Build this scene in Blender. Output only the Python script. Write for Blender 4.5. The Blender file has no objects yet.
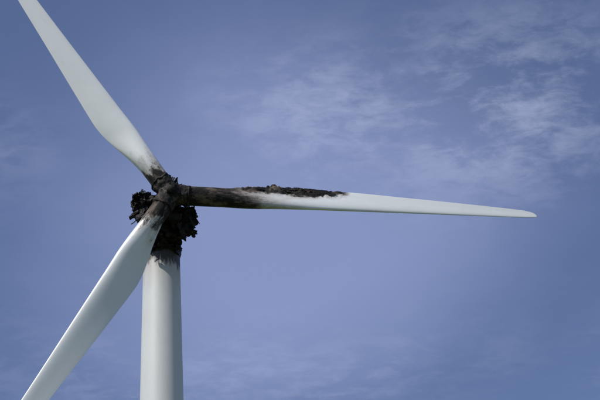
import bpy, bmesh, math, random
import numpy as np
from mathutils import Vector, Matrix, noise, Euler

H=60.0; OV=4.5; R=30.0; DIST=87.0
# ---------- fit -----------
def rotm(yaw,pitch,roll):
    # camera->world
    return (Matrix.Rotation(-yaw,3,'Z') @ Matrix.Rotation(math.pi/2+pitch,3,'X') @ Matrix.Rotation(roll,3,'Z'))
def proj(p,x):
    f,yaw,pitch,roll=x[0]*1000,x[1],x[2],x[3]
    Rm=rotm(yaw,pitch,roll)
    q=Rm.transposed()@(Vector(p)-Vector((0,-DIST,1.7)))
    return np.array([300+f*q.x/-q.z, 200-f*q.y/-q.z])
def frame(psi):
    u=Vector((math.cos(psi),math.sin(psi),0));v=Vector((0,0,1));n=Vector((math.sin(psi),-math.cos(psi),0))
    return u,v,n
def bl(th,r,psi):
    u,v,n=frame(psi); return n*OV+Vector((0,0,H))+ (u*math.cos(th)+v*math.sin(th))*r
def resid(x):
    psi,th=x[4],x[5]
    out=[]
    out+=list((proj(bl(0,0,psi),x)-np.array([165.5,195])))
    out+=list((proj(bl(th,R,psi),x)-np.array([537,216.5])))
    def line(a,b,p):
        a=proj(a,x);b=proj(b,x);d=(b-a)/np.linalg.norm(b-a);w=np.array(p)-a
        return d[0]*w[1]-d[1]*w[0]
    c=bl(0,0,psi)
    out.append(line(c,bl(th+math.radians(120),25,psi),(34,0)))
    out.append(line(c,bl(th+math.radians(240),25,psi),(31,400)))
    out.append(line((0,0,H-3),(0,0,H-20),(163.5,265)))
    out.append(line((0,0,H-3),(0,0,H-20),(161.5,400)))
    return np.array(out)
x=np.array([1.29,0.1,0.59,0.05,0.19,-0.05])
for it in range(40):
    r=resid(x);J=np.zeros((len(r),6))
    for i in range(6):
        e=np.zeros(6);e[i]=1e-5;J[:,i]=(resid(x+e)-resid(x-e))/2e-5
    dx=np.linalg.lstsq(J,-r,rcond=None)[0]
    x=x+dx
    if np.abs(dx).max()<1e-8:break
F,YAW,PITCH,ROLL,PSI,TH=[float(a) for a in x]
U,V,N=frame(PSI)
HUB=N*OV+Vector((0,0,H))
FR=Matrix(((U.x,V.x,N.x,HUB.x),(U.y,V.y,N.y,HUB.y),(U.z,V.z,N.z,HUB.z),(0,0,0,1)))

sc=bpy.context.scene
cam=bpy.data.cameras.new("camera");co=bpy.data.objects.new("camera",cam);sc.collection.objects.link(co)
co.matrix_world=Matrix.Translation((0,-DIST,1.7))@rotm(YAW,PITCH,ROLL).to_4x4()
cam.sensor_width=36;cam.lens=F*1000/600*36;cam.clip_end=20000
sc.camera=co
sc.view_settings.view_transform='Standard';sc.view_settings.look='None';sc.view_settings.exposure=0

# ---------- light ----------
SUN_EL=math.radians(51);SUN_AZ=math.radians(236) # compass: 0=+Y, clockwise
sd=Vector((math.sin(SUN_AZ)*math.cos(SUN_EL),math.cos(SUN_AZ)*math.cos(SUN_EL),math.sin(SUN_EL)))
sl=bpy.data.lights.new("sun",'SUN');sl.energy=4.1;sl.angle=math.radians(.6);sl.color=(1,.96,.9)
so=bpy.data.objects.new("sun",sl);sc.collection.objects.link(so);so.rotation_euler=sd.to_track_quat('Z','Y').to_euler()
so.location=(0,0,120)
w=bpy.data.worlds.new("World");sc.world=w;w.use_nodes=True
nt=w.node_tree;nt.nodes.clear()
def nd(nt,t,**k):
    n=nt.nodes.new(t)
    for a,b in k.items(): setattr(n,a,b)
    return n
def math_(nt,op,a,b=None,c=None,clamp=False):
    n=nt.nodes.new('ShaderNodeMath');n.operation=op;n.use_clamp=clamp
    for i,v in enumerate((a,b,c)):
        if v is None: continue
        if isinstance(v,(int,float)): n.inputs[i].default_value=v
        else: nt.links.new(v,n.inputs[i])
    return n.outputs[0]
def mixc(nt,f,a,b,bt='MIX'):
    n=nt.nodes.new('ShaderNodeMix');n.data_type='RGBA';n.blend_type=bt
    for i,v in ((0,f),(6,a),(7,b)):
        if isinstance(v,(int,float)): n.inputs[i].default_value=v
        elif isinstance(v,tuple): n.inputs[i].default_value=v+((1,) if len(v)==3 else ())
        else: nt.links.new(v,n.inputs[i])
    return n.outputs[2]
def sstep(nt,v,a,b):
    n=nt.nodes.new('ShaderNodeMapRange');n.interpolation_type='SMOOTHSTEP'
    nt.links.new(v,n.inputs[0]);n.inputs[1].default_value=a;n.inputs[2].default_value=b
    return n.outputs[0]
def noi(nt,vec,scale,detail=6,rough=.55,sc3=None,loc=(0,0,0),rot=(0,0,0),dist=0):
    if sc3 or loc!=(0,0,0):
        m=nt.nodes.new('ShaderNodeMapping');m.inputs[3].default_value=sc3 or (1,1,1);m.inputs[1].default_value=loc;m.inputs[2].default_value=rot
        nt.links.new(vec,m.inputs[0]);vec=m.outputs[0]
    n=nt.nodes.new('ShaderNodeTexNoise');n.inputs['Scale'].default_value=scale;n.inputs['Detail'].default_value=detail;n.inputs['Roughness'].default_value=rough
    n.inputs['Distortion'].default_value=dist
    nt.links.new(vec,n.inputs['Vector']);return n.outputs[0]
sky=nd(nt,'ShaderNodeTexSky',sky_type='NISHITA',sun_disc=False);sky.sun_elevation=SUN_EL;sky.sun_rotation=SUN_AZ
sky.air_density=1.0;sky.dust_density=.5;sky.ozone_density=3.5
tc=nd(nt,'ShaderNodeTexCoord');sx=nd(nt,'ShaderNodeSeparateXYZ');nt.links.new(tc.outputs['Generated'],sx.inputs[0])
z=math_(nt,'ADD',math_(nt,'MAXIMUM',sx.outputs[2],0.0),0.08)
cx=nd(nt,'ShaderNodeCombineXYZ')
nt.links.new(math_(nt,'DIVIDE',sx.outputs[0],z),cx.inputs[0]);nt.links.new(math_(nt,'DIVIDE',sx.outputs[1],z),cx.inputs[1])
C=cx.outputs[0]
# thin cirrostratus, brighter mid-view to paint in corner falloff, with softer wisps inside it
sx2=nd(nt,'ShaderNodeSeparateXYZ');nt.links.new(C,sx2.inputs[0])
big=noi(nt,C,2.6,4,.5,loc=(3.1,1.2,0))
def patch(cx_,cy_,r0,r1,ky=1,nz=.25):
    a=math_(nt,'SUBTRACT',sx2.outputs[0],cx_);b_=math_(nt,'MULTIPLY',math_(nt,'SUBTRACT',sx2.outputs[1],cy_),ky)
    d=math_(nt,'SQRT',math_(nt,'ADD',math_(nt,'MULTIPLY',a,a),math_(nt,'MULTIPLY',b_,b_)))
    d=math_(nt,'ADD',d,math_(nt,'MULTIPLY',math_(nt,'SUBTRACT',big,.5),nz))
    return math_(nt,'SUBTRACT',1,sstep(nt,d,r0,r1))
vignette_bank=patch(.14,1.36,.05,.44,.78,.26)  # bright middle painted into the sky, stands in for mild lens vignetting
wis=noi(nt,C,7,12,.62,sc3=(1,1.3,1),loc=(.3,2.0,0),rot=(0,0,.6),dist=.35)
wf=noi(nt,C,24,10,.66,sc3=(1,1.6,1),loc=(1.3,.4,0),rot=(0,0,.6),dist=.4)
m1=sstep(nt,math_(nt,'ADD',math_(nt,'MULTIPLY',wis,.58),math_(nt,'MULTIPLY',wf,.42)),.42,.63)
pA=patch(.36,1.08,.02,.25,1,.2);pB=patch(.19,1.10,.0,.18,1,.2);pC=patch(-.25,1.2,.0,.16,1,.25)
wis2=noi(nt,C,1.6,3,.5,loc=(1.7,4.1,0));m2=math_(nt,'MULTIPLY',sstep(nt,wis2,.42,.68),.5)
mm=math_(nt,'MAXIMUM',math_(nt,'MAXIMUM',pA,math_(nt,'MULTIPLY',pB,.85)),math_(nt,'MAXIMUM',math_(nt,'MULTIPLY',pC,.5),m2))
cl=math_(nt,'MULTIPLY',math_(nt,'ADD',math_(nt,'MULTIPLY',m1,.95),.06),mm)
vignette_veil=math_(nt,'MULTIPLY',vignette_bank,.47)
skyc=mixc(nt,1.0,sky.outputs[0],(.92,.85,.94),'MULTIPLY')
col=mixc(nt,math_(nt,'ADD',vignette_veil,.05),skyc,(3.6,4.3,7.2))
col=mixc(nt,math_(nt,'MULTIPLY',cl,.48),col,(4.6,5.1,7.2))
bg=nd(nt,'ShaderNodeBackground');bg.inputs[1].default_value=.105
nt.links.new(col,bg.inputs[0]);ow=nd(nt,'ShaderNodeOutputWorld');nt.links.new(bg.outputs[0],ow.inputs[0])

# ---------- materials ----------
def newmat(name):
    m=bpy.data.materials.new(name);m.use_nodes=True
    nt=m.node_tree;b=nt.nodes['Principled BSDF'];return m,nt,b
def bump(nt,b,h,dist=.02,st=.6):
    n=nt.nodes.new('ShaderNodeBump');n.inputs['Distance'].default_value=dist;n.inputs['Strength'].default_value=st
    nt.links.new(h,n.inputs['Height']);nt.links.new(n.outputs[0],b.inputs['Normal'])
def char_mat(name,base=(.006,.0055,.0055),rust=(.05,.032,.022),ash=(.15,.14,.135),ra=.35,aa=.1,ro=.55):
    m,nt,b=newmat(name);t=nd(nt,'ShaderNodeTexCoord').outputs['Object']
    a=noi(nt,t,1.7,8,.65);c=noi(nt,t,3.5,8,.7,loc=(5,3,1))
    k=mixc(nt,math_(nt,'MULTIPLY',sstep(nt,a,.5,.68),ra),base,rust)
    k=mixc(nt,math_(nt,'MULTIPLY',sstep(nt,c,.56,.68),aa),k,ash)
    nt.links.new(k,b.inputs['Base Color']);b.inputs['Roughness'].default_value=ro
    b.inputs['Specular IOR Level'].default_value=.25
    bump(nt,b,noi(nt,t,7,8,.65),.06,.7);return m
CHAR=char_mat("charred_metal")
CHAR2=char_mat("charred_fibreglass",(.007,.0065,.0065),(.06,.042,.03),(.2,.19,.18),.4,.2,.65)
CHAR3=char_mat("scorched_casting",(.008,.007,.007),(.13,.09,.065),(.30,.28,.25),.75,.4,.7)
def paint_base(nt,t,colr):
    a=noi(nt,t,.35,6,.6);c=noi(nt,t,2.5,8,.65,sc3=(1,1,.18))
    k=mixc(nt,math_(nt,'MULTIPLY',sstep(nt,a,.35,.7),.3),colr,tuple(q*.88 for q in colr))
    return mixc(nt,math_(nt,'MULTIPLY',sstep(nt,c,.52,.75),.2),k,tuple(q*.72 for q in (colr[0],colr[1]*.98,colr[2]*.94)))
def blade_mat(name,s0,s1,te=False,hz=2.5,hza=.55):
    m,nt,b=newmat(name);t=nd(nt,'ShaderNodeTexCoord').outputs['Object']
    s=nd(nt,'ShaderNodeSeparateXYZ');nt.links.new(t,s.inputs[0])
    X,Z=s.outputs[0],s.outputs[2]
    k=paint_base(nt,t,(.75,.775,.765))
    n1=noi(nt,t,1.3,8,.65,sc3=(1,1,.4));n2=noi(nt,t,3.2,8,.7,sc3=(1,1,.6));n5=noi(nt,t,1.9,8,.74,loc=(9,1,4),sc3=(1,1,.35))
    zz=math_(nt,'ADD',Z,math_(nt,'MULTIPLY',math_(nt,'SUBTRACT',n1,.5),-5.0))
    zz=math_(nt,'ADD',zz,math_(nt,'MULTIPLY',math_(nt,'SUBTRACT',n2,.5),-2.6))
    if te: zz=math_(nt,'ADD',zz,math_(nt,'MULTIPLY',sstep(nt,X,-.5,.6),1.6))
    soot=math_(nt,'SUBTRACT',1,sstep(nt,zz,s0,s1))
    haze=math_(nt,'SUBTRACT',1,sstep(nt,zz,s0,s1+hz))
    k=mixc(nt,math_(nt,'MULTIPLY',haze,hza),k,(.20,.15,.115))
    dark=mixc(nt,math_(nt,'MULTIPLY',sstep(nt,n5,.48,.62),.85),(.006,.0055,.005),(.14,.105,.08))
    allm=soot
    if te:
        n3=noi(nt,t,2.2,8,.65,sc3=(1,1,.4),loc=(3,1,2))
        lim=math_(nt,'ADD',.56,math_(nt,'MULTIPLY',math_(nt,'SUBTRACT',n3,.5),1.3))
        lim=math_(nt,'ADD',lim,math_(nt,'MULTIPLY',sstep(nt,Z,10.0,14.6),.55))
        lens=sstep(nt,math_(nt,'SUBTRACT',X,lim),-.04,.12)
        e1=sstep(nt,Z,4.8,5.8);e2=math_(nt,'SUBTRACT',1,sstep(nt,Z,13.8,14.5))
        lens=math_(nt,'MULTIPLY',math_(nt,'MULTIPLY',lens,e1),e2)
        brown=sstep(nt,math_(nt,'SUBTRACT',X,lim),-.6,.05)
        k=mixc(nt,math_(nt,'MULTIPLY',math_(nt,'MULTIPLY',brown,e2),.5),k,(.25,.2,.16))
        allm=math_(nt,'MAXIMUM',soot,lens)
    k=mixc(nt,math_(nt,'MULTIPLY',allm,.98),k,dark)
    nt.links.new(k,b.inputs['Base Color'])
    nt.links.new(math_(nt,'ADD',math_(nt,'MULTIPLY',allm,.4),.36),b.inputs['Roughness'])
    nt.links.new(math_(nt,'SUBTRACT',.5,math_(nt,'MULTIPLY',allm,.3)),b.inputs['Specular IOR Level'])
    bump(nt,b,math_(nt,'MULTIPLY',n2,allm),.12,.7)
    return m

root=bpy.data.objects.new("wind_turbine",None);sc.collection.objects.link(root);root.empty_display_size=3
def add(name,bm,mats,mw=None,smooth=True,parent=root):
    me=bpy.data.meshes.new(name);bm.normal_update();bm.to_mesh(me);bm.free()
    for m in mats: me.materials.append(m)
    if smooth:
        for p in me.polygons:p.use_smooth=True
    o=bpy.data.objects.new(name,me);sc.collection.objects.link(o);o.parent=parent
    if mw is not None:o.matrix_world=mw;o.matrix_local=mw
    return o

# ---------- blades ----------
def interp(x,tab):
    if x<=tab[0][0]:return tab[0][1]
    for (a,b),(c,d) in zip(tab,tab[1:]):
        if x<=c:
            t=(x-a)/(c-a);return b+(d-b)*t
    return tab[-1][1]
def smooth_tab(x,tab,w=.7):
    return sum(interp(x+q*w,tab) for q in (-1,-.5,0,.5,1))/5
CH=[(0,1.5),(2.6,1.5),(4.2,1.75),(6.2,2.3),(7.6,2.52),(9,2.46),(13,2.12),(18,1.68),(24,1.2),(28.3,.82),(29.5,.66)]
TK=[(0,1),(2.6,1),(4,.78),(6,.5),(8,.36),(12,.26),(20,.19),(30,.15)]
AX=[(0,.5),(2.6,.5),(5,.40),(8,.30),(30,.27)]
TW=[(0,13),(6,12),(10,8),(16,4),(24,1.5),(30,0)]
NS=56
def section(r):
    c=smooth_tab(r,CH) if r<29 else interp(r,CH)
    if r>29: c=.66*math.sqrt(max(0.0,1-((r-29)/1.0)**2))*.97+.02
    th=smooth_tab(r,TK);ax=smooth_tab(r,AX);tw=math.radians(smooth_tab(r,TW)+3)
    bl_=min(1,max(0,(r-2.6)/4.5));bl_=bl_*bl_*(3-2*bl_)
    pts=[]
    for i in range(NS):
        a=2*math.pi*i/NS
        xx=.5*(1+math.cos(a))
        cy=.5*math.sin(a)
        yt=5*th*(.2969*math.sqrt(xx)-.1260*xx-.3516*xx**2+.2843*xx**3-.1036*xx**4)
        ay=yt*(1 if math.sin(a)>=0 else -0.75)+ .03*math.sin(math.pi*xx)*(1)
        y=(cy*th)*(1-bl_)+ay*bl_
        X=(xx-ax)*c; Y=y*c
        Xr=X*math.cos(tw)+Y*math.sin(tw)*-1; Yr=X*math.sin(tw)+Y*math.cos(tw)
        pts.append((Xr,Yr))
    return pts
def blade(name,th,mat,seed=0,burn=False):
    bm=bmesh.new();rs=list(np.arange(.9,29,.12))+[29,29.3,29.55,29.75,29.88,29.96,30.0]
    rings=[]
    for r in rs:
        ring=[]
        for i,(X,Y) in enumerate(section(r)):
            if burn and 4.6<r<14.4:
                e=min(1,(r-4.6)/1.2)*min(1,(14.4-r)/2.5)
                k=max(0,X-.45)
                nn=noise.noise(Vector((X*.6,7,r*.9)));n3=noise.noise(Vector((X*3,Y*4,r*4)));n4=noise.noise(Vector((X*8,3,r*9)))
                X-=k*e*(.06+.14*nn+.12*n3+.12*n4)
                Y+=(nn*.18+n3*.13+n4*.08)*e*min(1,k*2)
            ring.append(bm.verts.new((X,Y,r)))
        rings.append(ring)
    for a,b in zip(rings,rings[1:]):
        for i in range(NS):
            bm.faces.new((a[i],a[(i+1)%NS],b[(i+1)%NS],b[i]))
    bm.faces.new(rings[0][::-1]);bm.faces.new(rings[-1])
    bmesh.ops.recalc_face_normals(bm,faces=bm.faces)
    d=Vector((math.cos(th),math.sin(th),0));t=Vector((-math.sin(th),math.cos(th),0));y=d.cross(t)
    for v in bm.verts: v.co.y=-v.co.y
    bmesh.ops.reverse_faces(bm,faces=bm.faces)
    L=Matrix(((t.x,y.x,d.x,0),(t.y,y.y,d.y,0),(t.z,y.z,d.z,0),(0,0,0,1)))
    o=add(name,bm,[mat],FR@L)
    return o,FR@L
b1,L1=blade("blade_burned",TH,blade_mat("blade_paint_burned",5.6,8.2,True,hz=3.2,hza=.8),burn=True)
b2,L2=blade("blade_upper",TH+math.radians(120),blade_mat("blade_paint_sooty",2.1,3.0,hz=1.4,hza=.65))
b3,L3=blade("blade_lower",TH+math.radians(240),blade_mat("blade_paint_sooty_low",2.8,3.9,hz=1.4,hza=.65))

# ---------- tower ----------
m,nt,b=newmat("tower_paint");t=nd(nt,'ShaderNodeTexCoord').outputs['Object']
s=nd(nt,'ShaderNodeSeparateXYZ');nt.links.new(t,s.inputs[0])
k=paint_base(nt,t,(.58,.60,.59))
n1=noi(nt,t,2.2,8,.65,sc3=(1,1,.25));n2=noi(nt,t,5,8,.7,loc=(2,2,2))
zz=math_(nt,'ADD',s.outputs[2],math_(nt,'MULTIPLY',math_(nt,'SUBTRACT',n1,.5),3.5))
soot=sstep(nt,zz,H-4.3,H-3.6);haze=sstep(nt,zz,H-7.5,H-3)
k=mixc(nt,math_(nt,'MULTIPLY',haze,.45),k,(.28,.24,.19))
k=mixc(nt,math_(nt,'MULTIPLY',soot,.95),k,mixc(nt,n2,(.009,.008,.0075),(.05,.04,.032)))
nt.links.new(k,b.inputs['Base Color']);b.inputs['Roughness'].default_value=.5
TOPZ=H-2.7
bm=bmesh.new();prof=[]
def tr(z): return 1.41+ (TOPZ-z)*.0125
zs=[0]+[q for q in np.arange(1,TOPZ,1.0)]+[TOPZ]
for z_ in zs: prof.append((tr(z_),z_))
seg=96;rings=[]
for r_,z_ in prof: rings.append([bm.verts.new((r_*math.cos(2*math.pi*i/seg),r_*math.sin(2*math.pi*i/seg),z_)) for i in range(seg)])
for a,c in zip(rings,rings[1:]):
    for i in range(seg): bm.faces.new((a[i],a[(i+1)%seg],c[(i+1)%seg],c[i]))
bm.faces.new(rings[-1])
def ringband(bm,z0,z1,off):
    A=[]
    for z_,o_ in ((z0,0.0),(z0,off),(z1,off),(z1,0.0)):
        A.append([bm.verts.new(((tr(z_)+o_)*math.cos(2*math.pi*i/seg),(tr(z_)+o_)*math.sin(2*math.pi*i/seg),z_)) for i in range(seg)])
    for a,c in zip(A,A[1:]):
        for i in range(seg): bm.faces.new((a[i],a[(i+1)%seg],c[(i+1)%seg],c[i]))
for zz_ in (3.2,18,36): ringband(bm,zz_,zz_+.05,.01)
add("tower",bm,[m])
dm,nt,b=newmat("door_paint");b.inputs['Base Color'].default_value=(.3,.33,.34,1)
cm,nt,b=newmat("concrete");t=nd(nt,'ShaderNodeTexCoord').outputs['Object']
nt.links.new(mixc(nt,noi(nt,t,2,8,.6),(.25,.24,.23),(.4,.39,.37)),b.inputs['Base Color'])
def box(bm,c,s,rot=None,mi=0):
    r=bmesh.ops.create_cube(bm,size=1);M=Matrix.Translation(c)@(rot.to_4x4() if rot else Matrix())@Matrix.Diagonal((*s,1))
    bmesh.ops.transform(bm,matrix=M,verts=r['verts']);
    return r['verts']
bm=bmesh.new();vs=box(bm,(0,-tr(2)-.02,2.3),(.9,.12,2.1));bmesh.ops.bevel(bm,geom=bm.edges[:],offset=.04,segments=2);add("door",bm,[dm],smooth=False)
bm=bmesh.new()
for i in range(5): box(bm,(0,-tr(0)-.35-.3*(4-i),.12+.1*i),(1.2,.3,.24+.2*i))
add("steps",bm,[cm],smooth=False)
bm=bmesh.new();bmesh.ops.create_cone(bm,cap_ends=True,segments=48,radius1=4,radius2=3.8,depth=.3);bmesh.ops.translate(bm,vec=(0,0,.05),verts=bm.verts);add("foundation",bm,[cm],smooth=False)

# ---------- hub & nacelle wreck (local frame: x=right, y=up, z=toward viewer/upwind) ----------
random.seed(11)
def rough(bm,amp,f,seed=0,verts=None):
    for v in (verts or bm.verts):
        p=v.co
        q=Vector((noise.noise(p*f+Vector((seed,0,0))),noise.noise(p*f+Vector((0,seed+9,0))),noise.noise(p*f+Vector((0,0,seed+17)))))
        q2=Vector((noise.noise(p*f*3.1+Vector((seed,4,0))),noise.noise(p*f*3.1+Vector((0,seed+3,0))),noise.noise(p*f*3.1+Vector((0,0,seed+1)))))
        v.co=p+q*amp+q2*amp*.5
def cyl(bm,p0,p1,r0,r1,seg=20,cuts=6):
    p0=Vector(p0);p1=Vector(p1);d=(p1-p0);q=d.to_track_quat('Z','Y');R_=[]
    for j in range(cuts+1):
        t=j/cuts;c=p0.lerp(p1,t);r=r0+(r1-r0)*t
        R_.append([bm.verts.new(c+q@Vector((r*math.cos(2*math.pi*i/seg),r*math.sin(2*math.pi*i/seg),0))) for i in range(seg)])
    for a,b in zip(R_,R_[1:]):
        for i in range(seg): bm.faces.new((a[i],a[(i+1)%seg],b[(i+1)%seg],b[i]))
    bm.faces.new(R_[0][::-1]);bm.faces.new(R_[-1])
bm=bmesh.new();bmesh.ops.create_icosphere(bm,subdivisions=5,radius=.98)
bmesh.ops.scale(bm,vec=(1,1,.95),verts=bm.verts)
for k_ in range(3):
    a=TH+k_*2*math.pi/3;d=Vector((math.cos(a),math.sin(a),0))
    cyl(bm,d*.3,d*1.25,.80,.80,40,10);cyl(bm,d*1.25,d*1.38,.84,.84,40,2)
    q=d.to_track_quat('Z','Y')
    for j in range(20):
        an=j*math.pi/10;c=d*1.36+q@Vector((.80*math.cos(an),.80*math.sin(an),0));cyl(bm,c,c+d*.09,.035,.035,6,1)
cyl(bm,(0,0,.5),(0,0,1.1),.5,.4,24,4)
rough(bm,.13,1.8,2)
add("hub",bm,[CHAR3],FR)
# shaft, bedplate, gearbox, generator
bm=bmesh.new()
cyl(bm,(0,0,-.6),(0,0,-2.6),.75,.55,24,8)
for p,s_ in [((0,-1.35,-4.2),(2.3,.5,6.6)),((0,-.3,-3.4),(1.9,1.9,1.6)),((-.2,-.25,-7.2),(1.7,1.7,2.2)),((.6,-.9,-5.4),(.8,1.0,1.4)),((0,-1.9,-4.5),(2.7,.7,2.9)),((-1.1,-.6,-2.3),(.3,1.6,.9)),((1.05,-.8,-2.2),(.35,1.3,.8))]:
    box(bm,p,s_)
cyl(bm,(0,-1.4,-4.5),(0,-2.9,-4.5),1.45,1.45,40,6)
es=[e for e in bm.edges if e.calc_length()>.5]
bmesh.ops.subdivide_edges(bm,edges=es,cuts=5,use_grid_fill=True)
rough(bm,.22,1.3,5)
add("nacelle_machinery",bm,[CHAR],FR,smooth=False)
# crumpled, half-molten cover: blocky fractured slabs
def rr(): return Euler((random.uniform(-3,3),random.uniform(-3,3),random.uniform(-3,3))).to_matrix()
def lump(bm,c,s_,seed,sub=4,amp=.5):
    r=bmesh.ops.create_icosphere(bm,subdivisions=sub,radius=1)
    for v in r['verts']:
        d=v.co.copy()
        p=Vector((d.x*s_[0],d.y*s_[1],d.z*s_[2]))
        n1=noise.noise(p*1.1+Vector((seed,0,0)));n2=1-2*abs(noise.noise(p*2.3+Vector((0,seed,0))))
        q=p*2.2+Vector((noise.noise(p*2),noise.noise(p*2+Vector((9,0,0))),0))*.8
        cell=noise.cell(q+Vector((seed,seed,0)))
        k=1+amp*(n1*.9+(n2-.6)*.4)+.9*amp*(cell-.5)
        v.co=p*k+Vector(c)
bm=bmesh.new()
lump(bm,(-1.85,.70,-1.9),(.6,.65,.6),1.3)
lump(bm,(-2.0,-.35,-2.0),(.5,.65,.6),4.1)
lump(bm,(-2.05,-.9,-1.9),(.45,.5,.5),7.1)
lump(bm,(-1.1,.1,-1.8),(.75,1.1,.8),3.3)
lump(bm,(1.15,-.75,-1.7),(.7,.7,.7),6.2)
lump(bm,(1.4,-1.6,-2.0),(.55,.6,.5),8.8)
lump(bm,(0,-1.1,-2.3),(1.1,1.05,.9),9.5)
lump(bm,(.75,1.45,-1.4),(.8,.6,.6),2.5)
lump(bm,(.0,-2.3,-3.3),(1.15,.5,.8),5.7)
o=add("collapsed_cover",bm,[CHAR],FR,smooth=False)
def shard(bm,c,size,rot,seed,nu=9,nv=9,curl=.5):
    G={}
    for i in range(nu):
        for j in range(nv):
            a=i/(nu-1)*2-1;b_=j/(nv-1)*2-1
            p=Vector((a*size[0],b_*size[1],0))
            n_=noise.noise(Vector((a*1.5+seed,b_*1.5,seed*.7)))
            p.z=curl*(a*a*.5+n_)*size[0]
            p.x+=noise.noise(Vector((a*3,b_*3+seed,1)))*.35*size[0]
            p.y+=noise.noise(Vector((a*3+seed,b_*3,5)))*.35*size[1]
            G[i,j]=(a,b_,rot@p+Vector(c))
    V_={}
    for i in range(nu-1):
        for j in range(nv-1):
            a,b_,_=G[i,j]
            rad=max(abs(a),abs(b_))
            if rad+.5*noise.noise(Vector((a*2.2+seed*3,b_*2.2,seed)))>1.1:continue
            if noise.noise(Vector((a*3+seed*5,b_*3,3+seed)))>.5:continue
            f=[]
            for q in ((i,j),(i+1,j),(i+1,j+1),(i,j+1)):
                if q not in V_:V_[q]=bm.verts.new(G[q][2])
                f.append(V_[q])
            bm.faces.new(f)
bm=bmesh.new();sd_=1.3
def cluster(n,c,spread,size,curl=.35):
    global sd_
    for _ in range(n):
        sd_+=1.37
        p=[c[i]+max(-1.3,min(1.3,random.gauss(0,1)))*spread[i] for i in range(3)]
        s_=size*random.uniform(.4,1.3)
        shard(bm,p,(s_*random.uniform(.5,1),s_),rr(),sd_,curl=curl)
cluster(16,(-2.05,.1,-1.8),(.34,.85,.5),.44)
cluster(13,(1.45,-1.1,-1.8),(.34,.72,.5),.44)
cluster(12,(.9,1.45,-1.4),(.65,.38,.4),.40)
cluster(14,(.1,-1.8,-2.6),(.9,.5,.6),.42)
cluster(14,(0,-2.65,-3.2),(.9,.18,.3),.32)
cluster(24,(-.4,-.2,-6.5),(.9,.9,1.4),.6)
o=add("nacelle_shell_remains",bm,[CHAR2],FR,smooth=False)
md=o.modifiers.new("s",'SOLIDIFY');md.thickness=.07
bm=bmesh.new()
for i in range(110):
    zone=random.choice(("L","L","R","R","B","T"))
    c={"L":(-2.0,.1,-1.8),"R":(1.5,-1.15,-1.8),"B":(0,-1.8,-2.3),"T":(.8,1.4,-1.5)}[zone]
    sp={"L":(.55,1.1,.5),"R":(.5,.85,.5),"B":(1.0,.6,.5),"T":(.8,.5,.3)}[zone]
    p=Vector([c[k]+random.uniform(-1,1)*sp[k] for k in range(3)])
    big_=random.random()<.35
    s_=(random.uniform(.3,.55),random.uniform(.15,.4),random.uniform(.15,.35)) if big_ else (random.uniform(.12,.45),random.uniform(.06,.16),random.uniform(.05,.2))
    box(bm,p,s_,rr())
    if i%4==0: 
        q=Vector([max(-.32,min(.32,random.gauss(0,.24))) for _ in range(3)]);cyl(bm,p-q,p+q,random.uniform(.05,.16),random.uniform(.05,.16),12,1)
bmesh.ops.subdivide_edges(bm,edges=bm.edges[:],cuts=2,use_grid_fill=True)
rough(bm,.09,2.5,7)
add("broken_fittings",bm,[CHAR],FR,smooth=False)
bm=bmesh.new()
def tube(pts,r,seg=6):
    for a,b_ in zip(pts,pts[1:]): cyl(bm,a,b_,r,r*.95,seg,1)
for i in range(16):
    side=random.choice((-1,-1,1))
    c=Vector((random.uniform(-2.3,-1.6) if side<0 else random.uniform(.9,1.6),random.uniform(-1.0,1.2) if side<0 else random.uniform(-2.2,-.3),random.uniform(-2.4,-1.2)))
    pts=[c];d=Vector((random.gauss(side*.5,.5),random.gauss(0,.6),random.gauss(0,.4))).normalized()
    for j in range(6):
        d=(d+Vector((random.gauss(0,.2),random.gauss(-.15,.2),random.gauss(0,.2)))).normalized();pts.append(pts[-1]+d*random.uniform(.08,.17))
    tube(pts,random.uniform(.02,.04))
add("cables",bm,[CHAR],FR)

# burned laminate: flat peeled strips lying on the charred trailing edge
bm=bmesh.new()
P=Matrix(((1,0,0),(0,0,1),(0,1,0)))
for i in range(20):
    sd_+=1.7;z_=random.uniform(6.4,12.2)
    c=smooth_tab(z_,CH);tw=math.radians(smooth_tab(z_,TW)+3)
    X0=(1-smooth_tab(z_,AX))*c*random.uniform(.5,.93)
    X=X0*math.cos(tw);Y=-X0*math.sin(tw)+.05
    rot=Matrix.Rotation(-tw,3,'Z')@P@Euler((random.gauss(0,.04),random.gauss(0,.10),random.gauss(.03,.04))).to_matrix()
    shard(bm,(X,Y,z_),(random.uniform(.05,.15),random.uniform(.4,1.2)),rot,sd_,nu=7,nv=22,curl=.2)
o=add("burned_laminate",bm,[CHAR2],L1,smooth=False);md=o.modifiers.new("s",'SOLIDIFY');md.thickness=.018

# ---------- ground ----------
gm,nt,b=newmat("grass");t=nd(nt,'ShaderNodeTexCoord').outputs['Object']
k=mixc(nt,noi(nt,t,.02,8,.6),(.05,.09,.025),(.11,.12,.05));k=mixc(nt,math_(nt,'MULTIPLY',noi(nt,t,1.5,8,.7),.6),k,(.04,.06,.02))
nt.links.new(k,b.inputs['Base Color']);b.inputs['Roughness'].default_value=.95;bump(nt,b,noi(nt,t,6,8,.7),.1,.8)
bm=bmesh.new();bmesh.ops.create_grid(bm,x_segments=40,y_segments=40,size=6000)
add("ground",bm,[gm],Matrix.Translation((0,0,0)),parent=None)
